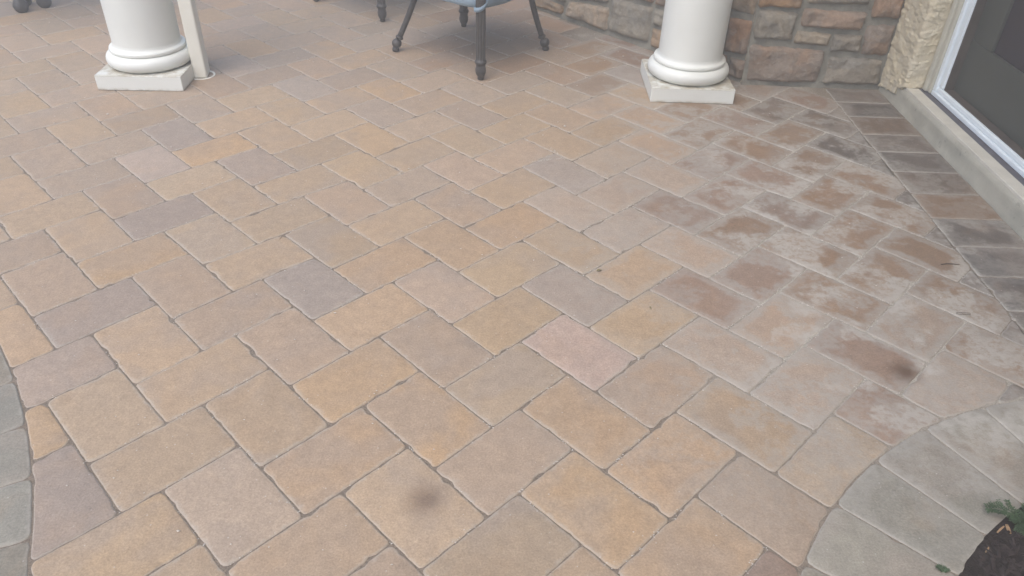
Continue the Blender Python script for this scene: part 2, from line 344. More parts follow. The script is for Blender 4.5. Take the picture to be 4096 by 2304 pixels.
def rounded_poly(corners, gap, rad, step):
    """CCW polygon, pulled in by gap, corners rounded, sampled every ~step"""
    n = len(corners); lines = []
    for i in range(n):
        a, b = corners[i], corners[(i + 1) % n]; d = (b - a).normalized(); nn = Vector((-d.y, d.x))
        lines.append((a + nn * gap, d))
    pts = []
    for i in range(n):
        (p, d), (q, e) = lines[i - 1], lines[i]
        den = d.x * e.y - d.y * e.x
        t = ((q.x - p.x) * e.y - (q.y - p.y) * e.x) / den if abs(den) > 1e-6 else 0
        pts.append(p + d * t)
    rads = []
    for i in range(n):
        l1, l2 = (pts[i - 1] - pts[i]).length, (pts[(i + 1) % n] - pts[i]).length
        rads.append(min(rad * random.uniform(0.8, 1.5), 0.4 * l1, 0.4 * l2))
    out = []
    for i in range(n):
        a, b, c = pts[i - 1], pts[i], pts[(i + 1) % n]
        l1, l2 = (a - b).length, (c - b).length
        r = rads[i]; r2 = rads[(i + 1) % n]
        s, e = b + (a - b) / l1 * r, b + (c - b) / l2 * r
        for j in range(4):
            t = j / 3.0; out.append((1 - t) ** 2 * s + 2 * t * (1 - t) * b + t * t * e)
        f = b + (c - b) / l2 * (l2 - r2)
        m = max(1, int((f - e).length / step))
        for j in range(1, m): out.append(e + (f - e) * (j / m))
    return out

def clip_half(poly, p, nrm):
    out = []
    for i in range(len(poly)):
        a, b = poly[i], poly[(i + 1) % len(poly)]
        da, db = (a - p).dot(nrm), (b - p).dot(nrm)
        if da >= 0: out.append(a)
        if (da >= 0) != (db >= 0): out.append(a + (b - a) * (da / (da - db)))
    return out

def clip_circle(poly, c, r):
    """keep what lies outside the circle"""
    ins = [(p - c).length < r for p in poly]
    if not any(ins): return poly
    if all(ins): return []
    fine = []
    for i in range(len(poly)):
        a, b = poly[i], poly[(i + 1) % len(poly)]
        m = max(1, int((b - a).length / 0.008))
        fine += [a + (b - a) * (j / m) for j in range(m)]
    st = next(i for i in range(len(fine)) if (fine[i] - c).length >= r and (fine[i - 1] - c).length < r)
    fine = fine[st:] + fine[:st]
    keep = [p for p in fine if (p - c).length >= r]
    if len(keep) < 3: return []
    a0 = math.atan2(keep[-1].y - c.y, keep[-1].x - c.x); a1 = math.atan2(keep[0].y - c.y, keep[0].x - c.x)
    da = (a1 - a0 + math.pi) % (2 * math.pi) - math.pi
    m = max(2, int(abs(da) * r / 0.012))
    arc = [c + Vector((math.cos(a0 + da * j / m), math.sin(a0 + da * j / m))) * r for j in range(m + 1)]
    simp = [keep[0]]
    for p in keep[1:]:
        if (p - simp[-1]).length > 0.006: simp.append(p)
    return simp + arc

def resample(p, step):
    L = [(p[(i + 1) % len(p)] - p[i]).length for i in range(len(p))]; n = max(8, int(sum(L) / step)); d = sum(L) / n
    out = []; i = 0; acc = 0.0
    for k in range(n):
        t = k * d
        while acc + L[i] < t and i < len(p) - 1: acc += L[i]; i += 1
        out.append(p[i] + (p[(i + 1) % len(p)] - p[i]) * ((t - acc) / max(L[i], 1e-9)))
    return out

def area(p): return 0.5 * sum(p[i].x * p[(i + 1) % len(p)].y - p[(i + 1) % len(p)].x * p[i].y for i in range(len(p)))

def paver_geo(outline, seed, rough=1.0, z0=0.0, cap=False):
    """verts, faces, edge-attribute of one tumbled paver about its centre"""
    n = len(outline); cx = sum((p for p in outline), Vector((0, 0))) / n
    nr = []
    for i in range(n):
        d = (outline[(i + 2) % n] - outline[i - 2]).normalized(); nr.append(Vector((-d.y, d.x)))
    out = []
    for i, p in enumerate(outline):
        q = fbm(p.x * 60 + seed, p.y * 60, seed * 1.7, 3); ch = max(0.0, fbm(p.x * 28, p.y * 28 + seed, seed, 2) - 0.28)
        out.append(p + nr[i] * rough * (0.0002 + 0.0013 * q + 0.012 * ch))
    tilt = (random.gauss(0, 0.0018), random.gauss(0, 0.0018)); dz = random.gauss(0, 0.00025) + z0
    V, F, E = [], [], []
    rings = ((0.0, -0.035, 0.0), (0.0, -0.0030, 0.0), (0.0, -0.0030, 0.0), (0.0012, -0.0009, 0.05), (0.0036, -0.0003, 0.14), (0.020, 0.0, 0.45), (0.040, 0.0003, 0.9))
    if cap: rings = rings[:4] + ((0.0045, -0.0002, 0.16),)
    sm = list(outline)
    for _ in range(3): sm = [(sm[k - 1] + sm[k] * 2 + sm[(k + 1) % n]) / 4 for k in range(n)]
    wmin = min((p - cx).length for p in out)
    for ins, z, e in rings:
        k = min(ins, wmin * 0.75)
        for i, p in enumerate(out):
            if ins > 0.01:
                b0 = sm[i] + (cx - sm[i]).normalized() * 0.004
                q = cx + (b0 - cx) * (1 - (k - 0.0042) / max(wmin, 0.02) * 0.9) if k > 0.0042 else b0
            else: q = p + nr[i] * min(k, wmin * 0.3)
            l = q - cx
            zz = z + dz + l.x * tilt[0] + l.y * tilt[1] + (0.0007 * fbm(q.x * 16, q.y * 16, seed, 2) if ins > 0.005 else 0.0)
            V.append(Vector((l.x, l.y, zz))); E.append(e)
    for j in range(len(rings) - 1):
        if j == 1: continue                               # the arris is a crisp edge: side and top share no vertices
        for i in range(n): F.append((j * n + i, j * n + (i + 1) % n, (j + 1) * n + (i + 1) % n, (j + 1) * n + i))
    t = (len(rings) - 1) * n
    if cap:
        F.append(tuple(range(t, t + n)))
        for i in range(t, t + n): E[i] = 0.40
        return cx, V, F, E
    V.append(Vector((0, 0, dz + 0.0003))); E.append(1.0)
    for i in range(n): F.append((t + i, t + (i + 1) % n, len(V) - 1))
    return cx, V, F, E

def add_edge(me, E):
    a = me.attributes.new('edge', 'FLOAT', 'POINT'); a.data.foreach_set('value', E)

def paver_obj(name, outline, tone, seed, rough=1.0, cap=False):
    cx, V, F, E = paver_geo(outline, seed, rough, 0.0, cap)
    me = bpy.data.meshes.new(name); me.from_pydata(V, [], F); me.update()
    me.polygons.foreach_set('use_smooth', [True] * len(F)); add_edge(me, E); me.materials.append(M['paver'])
    o = bpy.data.objects.new(name, me); C.objects.link(o); o.location = (cx.x, cx.y, 0); o.color = tone + (1,)
    o.parent = patio
    return o

MEAN = (0.350, 0.256, 0.168)
def soft(t, k=0.5): return tuple(a + (b - a) * k for a, b in zip(t, MEAN))
for _k in 'TOGMPKL': TONES[_k] = soft(TONES[_k], 0.46)
for _k in 'BR': TONES[_k] = soft(TONES[_k], 0.15)
def vary(t, s=0.05):
    k = 1 + random.gauss(0, s); w = random.gauss(0, s * 0.5)
    return (t[0] * k * (1 + w), t[1] * k, t[2] * k * (1 - w))

def view(p, z=0.0):
    d = Vector((p.x, p.y, z - CAM_H)); f = d.dot(c_fwd)
    if f < 0.05: return None
    return d.dot(rt) / f / (18 / cam_d.lens), d.dot(up) / f / (18 / cam_d.lens), f

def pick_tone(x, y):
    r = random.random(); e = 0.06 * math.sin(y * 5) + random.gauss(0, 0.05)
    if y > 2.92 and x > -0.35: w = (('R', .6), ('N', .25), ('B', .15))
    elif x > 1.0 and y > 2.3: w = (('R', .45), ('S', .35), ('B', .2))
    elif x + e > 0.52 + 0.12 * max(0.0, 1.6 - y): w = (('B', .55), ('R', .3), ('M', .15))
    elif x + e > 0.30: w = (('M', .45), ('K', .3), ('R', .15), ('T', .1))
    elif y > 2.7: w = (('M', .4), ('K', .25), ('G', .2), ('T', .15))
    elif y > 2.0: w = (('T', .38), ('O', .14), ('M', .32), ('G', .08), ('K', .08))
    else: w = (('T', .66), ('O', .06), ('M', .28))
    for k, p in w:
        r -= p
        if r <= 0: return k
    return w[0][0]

cells = []
for n in range(-40, 41):
    for m in range(-30, 31):
        u, v = 2 * n + 3 * m, -2 * n + 3 * m
        cells.append((u, v, u + 3, v + 2, 'U')); cells.append((u + 3, v, u + 5, v + 3, 'V'))
pav = []
for (u0, v0, u1, v1, kd) in cells:
    c = lat((u0 + u1) / 2, (v0 + v1) / 2)
    if not (-3.5 < c.x < 1.35 and 0.1 < c.y < 5.2): continue
    if c.x > 0.3 and c.y > 3.5: continue
    if (c - AW_A).dot(AW_N) < -0.12 and c.y > 2.9: continue
    if c.y > WALL_Y + 0.1 and c.x > 0.85: continue
    quad = [warped(u0, v0), warped(u1, v0), warped(u1, v1), warped(u0, v1)]
    full = abs(area(quad))
    q = clip_half(quad, Vector((SOLD_X, 0)), Vector((-1, 0)))
    if len(q) < 3: continue
    q = clip_circle(clip_circle(q, RC, RR), LC, LR)
    if len(q) < 3 or abs(area(q)) < 0.0006: continue
    # a corner sliver is a small separate dark filler, a long one just a cut paver
    small = abs(area(q)) < 0.22 * full
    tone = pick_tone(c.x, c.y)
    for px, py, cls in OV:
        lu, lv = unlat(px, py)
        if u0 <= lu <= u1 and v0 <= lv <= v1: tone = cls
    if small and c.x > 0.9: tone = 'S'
    vw = view(c)
    vis = vw is not None and abs(vw[0]) < 1.12 and abs(vw[1]) < 0.5625 * 1.2
    pav.append((vw[2] if vis else 99 + (c - Vector((0, 2))).length, q, tone, len(q) == 4))
pav.sort(key=lambda t: t[0])
JV, JF, JE, JT, JR = [], [], [], [], []
n_solo = 0
for i, (dist, q, tone, rect) in enumerate(pav):
    far = dist > 2.6
    rect = (rect or len(q) < 7) and abs(area(q)) > 0.012
    if rect:
        o = rounded_poly(q, 0.0006, 0.010, 0.016 if far else 0.011)
    else:
        o = []
        cc = sum(q, Vector((0, 0))) / len(q)
        o = resample([p + (cc - p).normalized() * 0.0010 for p in q], 0.009)
        for _ in range(2): o = [(o[k - 1] + o[k] * 2 + o[(k + 1) % len(o)]) / 4 for k in range(len(o))]
    col = vary(soft(TONES[tone], 0.35) if far and q[0].x < 0.3 else TONES[tone], 0.045)  # distant tones pulled to the mean: the milky veil put into their colour
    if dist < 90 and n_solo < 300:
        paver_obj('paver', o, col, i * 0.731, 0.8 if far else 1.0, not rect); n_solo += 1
    else:
        cx, V, F, E = paver_geo(o, i * 0.731, 0.8, 0.0, not rect)
        b = len(JV); JV += [v + Vector((cx.x, cx.y, 0)) for v in V]; JF += [tuple(b + k for k in f) for f in F]; JE += E
        JT += [col + (1,)] * len(V); JR += [random.random()] * 0 + [(i * 0.6180339) % 1.0] * len(V)
me = bpy.data.meshes.new('distant_pavers'); me.from_pydata(JV, [], JF); me.update()
me.polygons.foreach_set('use_smooth', [True] * len(JF)); add_edge(me, JE)
a = me.attributes.new('tone', 'FLOAT_COLOR', 'POINT'); a.data.foreach_set('color', [x for t in JT for x in t])
a = me.attributes.new('rnd', 'FLOAT', 'POINT'); a.data.foreach_set('value', JR)
me.materials.append(M['paver_joined'])
fp_ = bpy.data.objects.new('distant_pavers', me); C.objects.link(fp_); fp_.parent = patio; fp_['kind'] = 'stuff'

# soldier course along the door sill
ys = [2.955, 2.823, 2.688, 2.534, 2.396, 2.252, 2.107, 1.959, 1.807, 1.662, 1.515, 1.367, 1.22]
stn = ['S', 'D', 'S', 'S', 'D', 'S', 'B', 'S', 'D', 'D', 'S', 'S']
for i in range(len(ys) - 1):
    q = [Vector((SOLD_X, ys[i + 1])), Vector((DOOR_X - 0.002, ys[i + 1])), Vector((DOOR_X - 0.002, ys[i])), Vector((SOLD_X, ys[i]))]
    paver_obj('border_paver', rounded_poly(q, 0.0013, 0.007, 0.012), vary(TONES[stn[i]], 0.07), 300 + i * 1.3)

def ring_pavers(c, r_out, r_in, angs, tones, sd):
    for i in range(len(angs) - 1):
        a0, a1 = R(angs[i]), R(angs[i + 1]); m = 10
        pts = [c + Vector((math.cos(a0 + (a1 - a0) * j / m), math.sin(a0 + (a1 - a0) * j / m))) * (r_out - 0.0008) for j in range(m + 1)]
        pts += [c + Vector((math.cos(a1 + (a0 - a1) * j / m), math.sin(a1 + (a0 - a1) * j / m))) * r_in for j in range(m + 1)]
        ga = 0.0007
        q = []
        for k, p in enumerate(pts):                     # pull the two straight joints in and subdivide them
            side = 1 if k in (0, 2 * m + 1) else (-1 if k in (m, m + 1) else 0)
            rr = (p - c).length; t = Vector((-(p - c).y, (p - c).x)) / rr
            q.append(p + t * ga * side * (1 if a1 > a0 else -1))
        f = q[:m + 1] + [q[m] + (q[m + 1] - q[m]) * (j / 14) for j in range(1, 14)] + q[m + 1:] + [q[-1] + (q[0] - q[-1]) * (j / 14) for j in range(1, 14)]
        if area(f) < 0: f = f[::-1]
        # round the four corners a little
        for _ in range(1): f = [(f[k - 1] + f[k] * 2 + f[(k + 1) % len(f)]) / 4 for k in range(len(f))]
        paver_obj('border_paver', f, vary(TONES[tones[i % len(tones)]], 0.06), sd + i * 1.7, 0.7)
ring_pavers(RC, RR, RIN, [97.5, 109.3, 119.3, 129.2, 138.7, 148.3, 158, 168, 178, 188], ['E'], 400)
ring_pavers(LC, LR, LIN, [7.5, 12, 16.3, 20.6, 24.97, 29.3, 33.7, 38.2, 42.6, 47, 51.4, 56, 60.3], ['F'], 500)  # left border: the border grey darkened, edge shade put into its colour

# ------------------------------------------------------------------ mulch beds
def disc(name, c, r, z, mat, seg=64, bumpy=0.0):
    V, F = [(c.x, c.y, z + 0.03)], []
    rings = 14
    for j in range(1, rings + 1):
        for i in range(seg):
            a = 2 * math.pi * i / seg; rr = r * j / rings
            x, y = c.x + rr * math.cos(a), c.y + rr * math.sin(a)
            V.append((x, y, z + (0.03 * (1 - (j / rings) ** 2)) + bumpy * fbm(x * 14, y * 14, 3.0)))
    for i in range(seg): F.append((0, 1 + i, 1 + (i + 1) % seg))
    for j in range(rings - 1):
        for i in range(seg): F.append((1 + j * seg + i, 1 + (j + 1) * seg + i, 1 + (j + 1) * seg + (i + 1) % seg, 1 + j * seg + (i + 1) % seg))
    return mesh_obj(name, V, F, mat, None, True)
bed = tag(disc('mulch_bed', RC, RIN + 0.004, -0.0008, M['soil']), kind='structure')
bed2 = tag(disc('mulch_bed', LC, LIN + 0.004, -0.0008, M['soil']), kind='structure')
V, F = [], []
random.seed(5)
for i in range(2600):
    a = random.uniform(R(95), R(185)); rr = (RIN - 0.006) * math.sqrt(random.uniform(0.30, 1.0))
    x, y = RC.x + rr * math.cos(a), RC.y + rr * math.sin(a)
    l, w, t = random.uniform(0.010, 0.034), random.uniform(0.003, 0.009), random.uniform(0.0015, 0.004)
    if rr + l * 0.5 > RIN: continue
    z = -0.0035 + 0.03 * (1 - (rr / RIN) ** 2) + random.uniform(0.001, 0.008)
    mt = Matrix.Translation((x, y, z)) @ Matrix.Rotation(random.uniform(0, 6.3), 4, 'Z') @ Matrix.Rotation(random.gauss(0, 0.35), 4, 'Y') @ Matrix.Rotation(random.gauss(0, 0.5), 4, 'X')
    b = len(V)
    for sx, sy, sz in ((-1, -1, -1), (1, -.6, -1), (1, .7, -1), (-1, 1, -1), (-1, -1, 1), (.9, -.6, 1), (1, .5, 1), (-.9, 1, 1)):
        V.append(mt @ Vector((sx * l / 2 * random.uniform(.8, 1.1), sy * w / 2 * random.uniform(.6, 1.2), sz * t / 2)))
    F += [tuple(b + k for k in f) for f in ((3, 2, 1, 0), (4, 5, 6, 7), (0, 1, 5, 4), (1, 2, 6, 5), (2, 3, 7, 6), (3, 0, 4, 7))]
o = mesh_obj('bark_mulch', V, F, M['bark']); tag(o, 'dark brown shredded bark mulch in the bed beside the curved grey border', kind='stuff')

def chip(name, p, q, w, mat, label, cat, z=0.0, t=0.004):
    a, b = Vector(p), Vector(q); d = (b - a); n = Vector((-d.y, d.x)).normalized() * w / 2
    pts = [a + n * .6, a - n * .8, a + d * .5 - n * 1.1, b - n * .5, b + n * .7, a + d * .45 + n]
    V = [(v.x, v.y, z) for v in pts] + [(v.x, v.y, z + t) for v in pts]
    F = [(5, 4, 3, 2, 1, 0), tuple(range(6, 12))] + [(i, (i + 1) % 6, 6 + (i + 1) % 6, 6 + i) for i in range(6)]
    return tag(mesh_obj(name, V, F, mat), label, cat)

# ------------------------------------------------------------------ stone walls
def stone(parent, origin, t, nrm, quad, tone, seed, depth=0.032):
    """a rough stone: quad = four (along, z) corners; bulged, broken face standing proud of the mortar"""
    nx, nz = 20, 14
    V, F, n2 = [], [], (nx + 1) * (nz + 1)
    a, b, c, d = [Vector(q) for q in quad]            # bottom-left, bottom-right, top-right, top-left
    a, b, c, d = a + Vector((-.004, -.003)), b + Vector((.004, -.003)), c + Vector((.004, .004)), d + Vector((-.004, .004))
    w, h = (b - a).length, (d - a).length
    for j in range(nz + 1):
        for i in range(nx + 1):
            u, v = i / nx, j / nz
            e = min(u * w, (1 - u) * w, v * h, (1 - v) * h)
            p = (a * (1 - u) + b * u) * (1 - v) + (d * (1 - u) + c * u) * v
            rag = 0.006
            if i in (0, nx): p.x += rag * fbm(p.y * 30, seed, 1.0) * 1.4
            if j in (0, nz): p.y += rag * fbm(p.x * 26, seed, 5.0) * 1.4
            if (i in (0, nx)) and (j in (0, nz)):
                p.x += (0.5 - u) * 0.016; p.y += (0.5 - v) * 0.016
            prof = min(1.0, e / 0.014) ** 0.55
            k = fbm(p.x * 9 + seed, p.y * 9, seed * 2.3, 4); ridge = abs(fbm(p.x * 14, p.y * 20 + seed, seed, 3))
            dd = depth * prof * (0.72 + 0.38 * k - 0.38 * ridge + 0.20 * (1 - v))
            if e <= 0: dd = -0.006
            V.append(origin + t * p.x + nrm * dd + Vector((0, 0, p.y)))
    for j in range(nz):
        for i in range(nx):
            q = j * (nx + 1) + i; F.append((q, q + 1, q + nx + 2, q + nx + 1))
    o = mesh_obj('stone', V, F, M['stone'], parent, True, tone)
    return o

ST = {'a': (0.335, 0.238, 0.172), 'g': (0.320, 0.278, 0.216), 'b': (0.315, 0.210, 0.142), 'o': (0.335, 0.215, 0.122), 't': (0.370, 0.276, 0.188), 'd': (0.268, 0.230, 0.180)}
def stone_wall(label, p0, p1, nrm, given, zfill, x_from, x_to, seed, height=2.75):
    root = empty('stone_wall', (p0.x, p0.y, 0)); tag(root, label, 'wall')
    t = Vector((p1.x - p0.x, p1.y - p0.y, 0)); L = t.length; t /= L
    n3 = Vector((nrm.x, nrm.y, 0)); O = Vector((0, 0, 0))
    back = -n3 * 0.18
    V = [O - Vector((0, 0, .1)), t * L - Vector((0, 0, .1)), t * L + Vector((0, 0, height)), O + Vector((0, 0, height))]
    # mortar face, gently uneven
    gx, gz = 60, 26; V, F = [], []
    for j in range(gz + 1):
        for i in range(gx + 1):
            x, z = L * i / gx, -0.08 + 0.9 * j / gz
            V.append(O + t * x + Vector((0, 0, z)) + n3 * (0.004 + 0.005 * fbm(x * 18, z * 18, seed) + 0.016 * math.exp(-((z - 0.0) / 0.012) ** 2)))
    for j in range(gz):
        for i in range(gx): q = j * (gx + 1) + i; F.append((q, q + 1, q + gx + 2, q + gx + 1))
    mesh_obj('mortar', V, F, M['mortar'], root, True)
    V = [O - n3 * 0.02, t * L - n3 * 0.02, t * L + back, O + back]
    V = [v + Vector((0, 0, z)) for z in (-0.08, height) for v in V]
    mesh_obj('wall_core', V, [(3, 2, 1, 0), (4, 5, 6, 7), (0, 1, 5, 4), (1, 2, 6, 5), (2, 3, 7, 6), (3, 0, 4, 7)], M['stucco'], root)
    k = seed
    for q, tn in given:
        k += 1.37; stone(root, O, t, n3, q, vary(ST[tn], 0.06), k)
    rr = random.Random(int(seed * 10)); z = zfill
    while z < 0.72:
        h = rr.uniform(0.07, 0.12); x = x_from + 0.006
        while x < x_to - 0.06:
            w = min(rr.uniform(0.11, 0.26), x_to - x - 0.006)
            if x_to - x - w < 0.07: w = x_to - x - 0.006
            k += 1.37
            stone(root, O, t, n3, [(x, z), (x + w, z), (x + w, z + h), (x, z + h)], vary(ST[rr.choice('agbgtod')], 0.08), k)
            x += w + 0.016
        z += h + 0.017
    return root

fw0 = Vector((0.884, WALL_Y + 0.012)); fw1 = Vector((1.45, WALL_Y + 0.012)); ox = fw0.x
def q4(*p): return [(x - ox, z) for x, z in p]
given = [
 (q4((0.900, 0.014), (1.182, 0.020), (1.183, 0.146), (0.888, 0.160)), 'a'),
 (q4((1.203, 0.016), (1.426, 0.018), (1.416, 0.116), (1.206, 0.124)), 'd'),
 (q4((0.897, 0.182), (1.042, 0.182), (1.040, 0.281), (0.894, 0.292)), 'g'),
 (q4((1.064, 0.236), (1.298, 0.226), (1.303, 0.290), (1.062, 0.301)), 'a'),
 (q4((1.054, 0.172), (1.184, 0.166), (1.187, 0.208), (1.056, 0.217)), 'g'),
 (q4((1.198, 0.143), (1.310, 0.146), (1.308, 0.208), (1.196, 0.207)), 'd'),
 (q4((1.322, 0.136), (1.420, 0.132), (1.420, 0.250), (1.318, 0.247)), 'b'),
 (q4((0.889, 0.302), (1.048, 0.301), (1.050, 0.400), (0.889, 0.400)), 'o'),
 (q4((1.066, 0.322), (1.296, 0.322), (1.296, 0.400), (1.066, 0.400)), 'g'),
 (q4((1.320, 0.277), (1.420, 0.275), (1.420, 0.400), (1.315, 0.400)), 'b')]
stone_wall('stone veneer wall between the white column and the stucco corner', fw0, fw1, Vector((0, -1)), given, 0.418, 0.0, 0.54, 3.1)
AL = (AW_B - AW_A).length
given = [
 ([(-0.04, 0.012), (0.195, 0.020), (0.195, 0.058), (-0.04, 0.066)], 'o'),
 ([(0.225, 0.020), (0.483, 0.014), (0.492, 0.122), (0.228, 0.090)], 't'),
 ([(0.500, 0.020), (0.735, 0.026), (0.735, 0.180), (0.505, 0.165)], 'g'),
 ([(0.752, 0.114), (0.900, 0.114), (0.895, 0.180), (0.748, 0.180)], 'g'),
 ([(0.752, 0.020), (0.930, 0.020), (0.935, 0.098), (0.752, 0.098)], 't'),
 ([(0.950, 0.020), (1.150, 0.016), (1.140, 0.086), (0.950, 0.090)], 'a'),
 ([(1.165, 0.014), (1.222, 0.014), (1.222, 0.084), (1.160, 0.084)], 'a'),
 ([(0.915, 0.105), (1.110, 0.105), (1.110, 0.236), (0.912, 0.236)], 'g'),
 ([(1.128, 0.101), (1.222, 0.110), (1.222, 0.240), (1.125, 0.236)], 'b'),
 ([(1.122, 0.260), (1.222, 0.262), (1.222, 0.400), (1.120, 0.400)], 't'),
 ([(0.505, 0.192), (0.735, 0.197), (0.735, 0.300), (0.505, 0.300)], 'b'),
 ([(0.752, 0.197), (0.895, 0.197), (0.895, 0.300), (0.752, 0.300)], 'a'),
 ([(0.905, 0.253), (1.103, 0.253), (1.103, 0.400), (0.905, 0.400)], 'd'),
 ([(0.228, 0.108), (0.483, 0.140), (0.483, 0.230), (0.228, 0.210)], 'd'),
 ([(0.02, 0.082), (0.21, 0.078), (0.21, 0.19), (0.02, 0.19)], 'g'),
 ([(0.505, 0.318), (0.885, 0.318), (0.885, 0.400), (0.505, 0.400)], 't'),
 ([(0.02, 0.208), (0.21, 0.208), (0.21, 0.400), (0.02, 0.400)], 'a'),
 ([(0.228, 0.248), (0.483, 0.248), (0.483, 0.400), (0.228, 0.400)], 'g')]
stone_wall('angled stone veneer wall behind the cushioned chair and the right column', AW_A, AW_B, AW_N, given, 0.418, 0.0, AL, 7.7)

# ------------------------------------------------------------------ stucco door wall, sill and door
sw = empty('stucco_wall', (DOOR_X, 2.87, 0)); tag(sw, 'cream rough stucco strip with a ragged bottom edge in the house corner', 'wall')
JY = 2.772                                              # where the wall turns into the door recess
def stucco_sheet(name, f, nx, nz, zb, ztop, lump=0.0036):
    V, F = [], []
    for j in range(nz + 1):
        for i in range(nx + 1):
            u = i / nx; b = zb(u); z = b + (ztop - b) * (j / nz) ** 1.0
            p, nrm, s = f(u)
            k1 = fbm(s * 13, z * 22, 2.0, 4); k2 = fbm(s * 55, z * 80, 9.0, 3)
            terr = min(1.0, max(0.0, (fbm(s * 11, z * 19, 21.0, 4) - 0.06) * 9)) + min(1.0, max(0.0, (fbm(s * 19 + 7, z * 34, 3.0, 4) - 0.1) * 8))
            e = lump * (0.6 + 0.7 * k1 + 0.35 * k2) + 0.0022 * terr
            if j == 0: e = -0.012
            V.append(Vector((p.x - sw.location.x, p.y - sw.location.y, z)) + nrm * e)
    for j in range(nz):
        for i in range(nx): q = j * (nx + 1) + i; F.append((q, q + 1, q + nx + 2, q + nx + 1))
    return mesh_obj(name, V, F, M['stucco'], sw, True)
def f_wall(u):                                          # front strip, rounded corner, then the return
    l1, l2 = 0.196, 0.060; s = u * (l1 + l2)
    if s < l1 - 0.012: return Vector((DOOR_X - 0.004, 2.968 - s, 0)), Vector((-1, 0, 0)), s
    if s < l1 + 0.012:
        k = (s - l1 + 0.012) / 0.024 * math.pi / 2; cx, cy = DOOR_X + 0.008, JY + 0.012
        return Vector((cx - 0.012 * math.cos(k), cy - 0.012 * math.sin(k), 0)), Vector((-math.cos(k), -math.sin(k), 0)), s
    return Vector((DOOR_X - 0.004 + (s - l1), JY, 0)), Vector((0, -1, 0)), s
def zb_wall(u):
    s = u * 0.256
    b = 0.012 + (0.004 if s > 0.02 else 0.0) + (0.052 if s > 0.150 else 0.022 * (s / 0.150)) + (0.014 if s > 0.185 else 0)
    return b + 0.006 * fbm(s * 60, 3.0, 1.0, 3)
stucco_sheet('stucco_face', f_wall, 110, 190, zb_wall, 0.62)
stucco_sheet('upper_stucco', f_wall, 20, 60, lambda u: 0.615, 2.75)
bevel_box('wall_core', 0.010, 0.30, -0.10, 0.11, 0.082, 2.75, M['stucco'], sw, 0.0)
bevel_box('lintel', 0.012, 0.30, -3.4, -0.11, 2.15, 2.75, M['stucco'], sw, 0.0)

sill = empty('door_sill', (DOOR_X, 1.0, 0)); tag(sill, 'dirty beige concrete door sill with a paler cap along the patio door', 'door sill')
V, F = [], []                                           # riser, uneven concrete
nx, nz = 160, 8
for j in range(nz + 1):
    for i in range(nx + 1):
        y = 1.966 - i * 0.03; z = -0.03 + 0.110 * j / nz
        V.append((0.002 * fbm(y * 7, z * 20, 4.0) - 0.001 + (0.010 if j == nz else 0.0) - 0.012 * math.exp(-((z - 0.002) / 0.006) ** 2) * (0.5 + fbm(y * 5, 1, 1)), y, z if j < nz else 0.0815))
for j in range(nz):
    for i in range(nx): q = j * (nx + 1) + i; F.append((q, q + nx + 1, q + nx + 2, q + 1))
mesh_obj('concrete_riser', V, F, M['sill'], sill, True)
bevel_box('sill_cap', 0.004, 0.0485, -3.0, 1.772, 0.055, 0.0835, M['sill_cap'], sill, 0.002)
bevel_box('sill_core', 0.006, 0.30, -3.0, 1.96, -0.05, 0.0545, M['sill'], sill, 0.0)

door = empty('patio_door', (1.507, 1.6, 0.08)); tag(door, 'grey patio door with dark glass in a white frame on the right', 'door')
def db(name, x0, x1, y0, y1, z0, z1, mat, bev=0.002): return bevel_box(name, x0 - 1.507, x1 - 1.507, y0 - 1.6, y1 - 1.6, z0 - 0.08, z1 - 0.08, M[mat], door, bev)
YE = -1.0
db('track', 1.4795, 1.60, YE, 2.770, 0.0555, 0.0815, 'track', 0.001)
db('jamb_trim', 1.492, 1.535, 2.742, 2.7665, 0.0825, 2.14, 'jamb', 0.004)
db('jamb_trim', 1.500, 1.535, 2.722, 2.7415, 0.0825, 2.14, 'jamb', 0.004)
db('bottom_frame', 1.5045, 1.60, YE, 2.7215, 0.0820, 0.0985, 'vinyl', 0.003)
db('bottom_frame', 1.5115, 1.60, YE, 2.7090, 0.0987, 0.1165, 'vinyl', 0.004)
db('side_frame', 1.5055, 1.60, 2.7010, 2.7210, 0.0987, 2.14, 'vinyl', 0.003)
db('side_frame', 1.5125, 1.60, 2.6720, 2.7005, 0.1170, 2.14, 'vinyl', 0.005)
db('recess_lining', 1.520, 1.60, YE, 2.6715, 0.1168, 0.1190, 'bronze', 0.0005)  # dark brown strips lining the recess round the door panel
db('recess_lining', 1.520, 1.60, 2.6690, 2.6717, 0.1192, 2.14, 'bronze', 0.0005)
db('bottom_rail', 1.550, 1.585, YE, 2.6685, 0.1195, 0.3000, 'panel', 0.003)
db('side_stile', 1.5505, 1.585, 2.5350, 2.6685, 0.3003, 2.14, 'panel', 0.003)
db('glass_pane', 1.560, 1.572, YE, 2.5347, 0.3003, 2.14, 'glass', 0.001)
db('side_frame', 1.5055, 1.60, YE - 0.05, YE - 0.002, 0.082, 2.14, 'vinyl', 0.003)
db('head_frame', 1.5055, 1.60, YE, 2.6710, 2.142, 2.19, 'vinyl', 0.003)
# the house wall on beyond the door, past the camera
hw = bevel_box('house_wall', 1.44, 1.74, -6.0, -1.06, -0.1, 2.75, M['stucco'], None, 0.0)
tag(hw, 'plain stucco house wall running on past the patio door', 'wall')

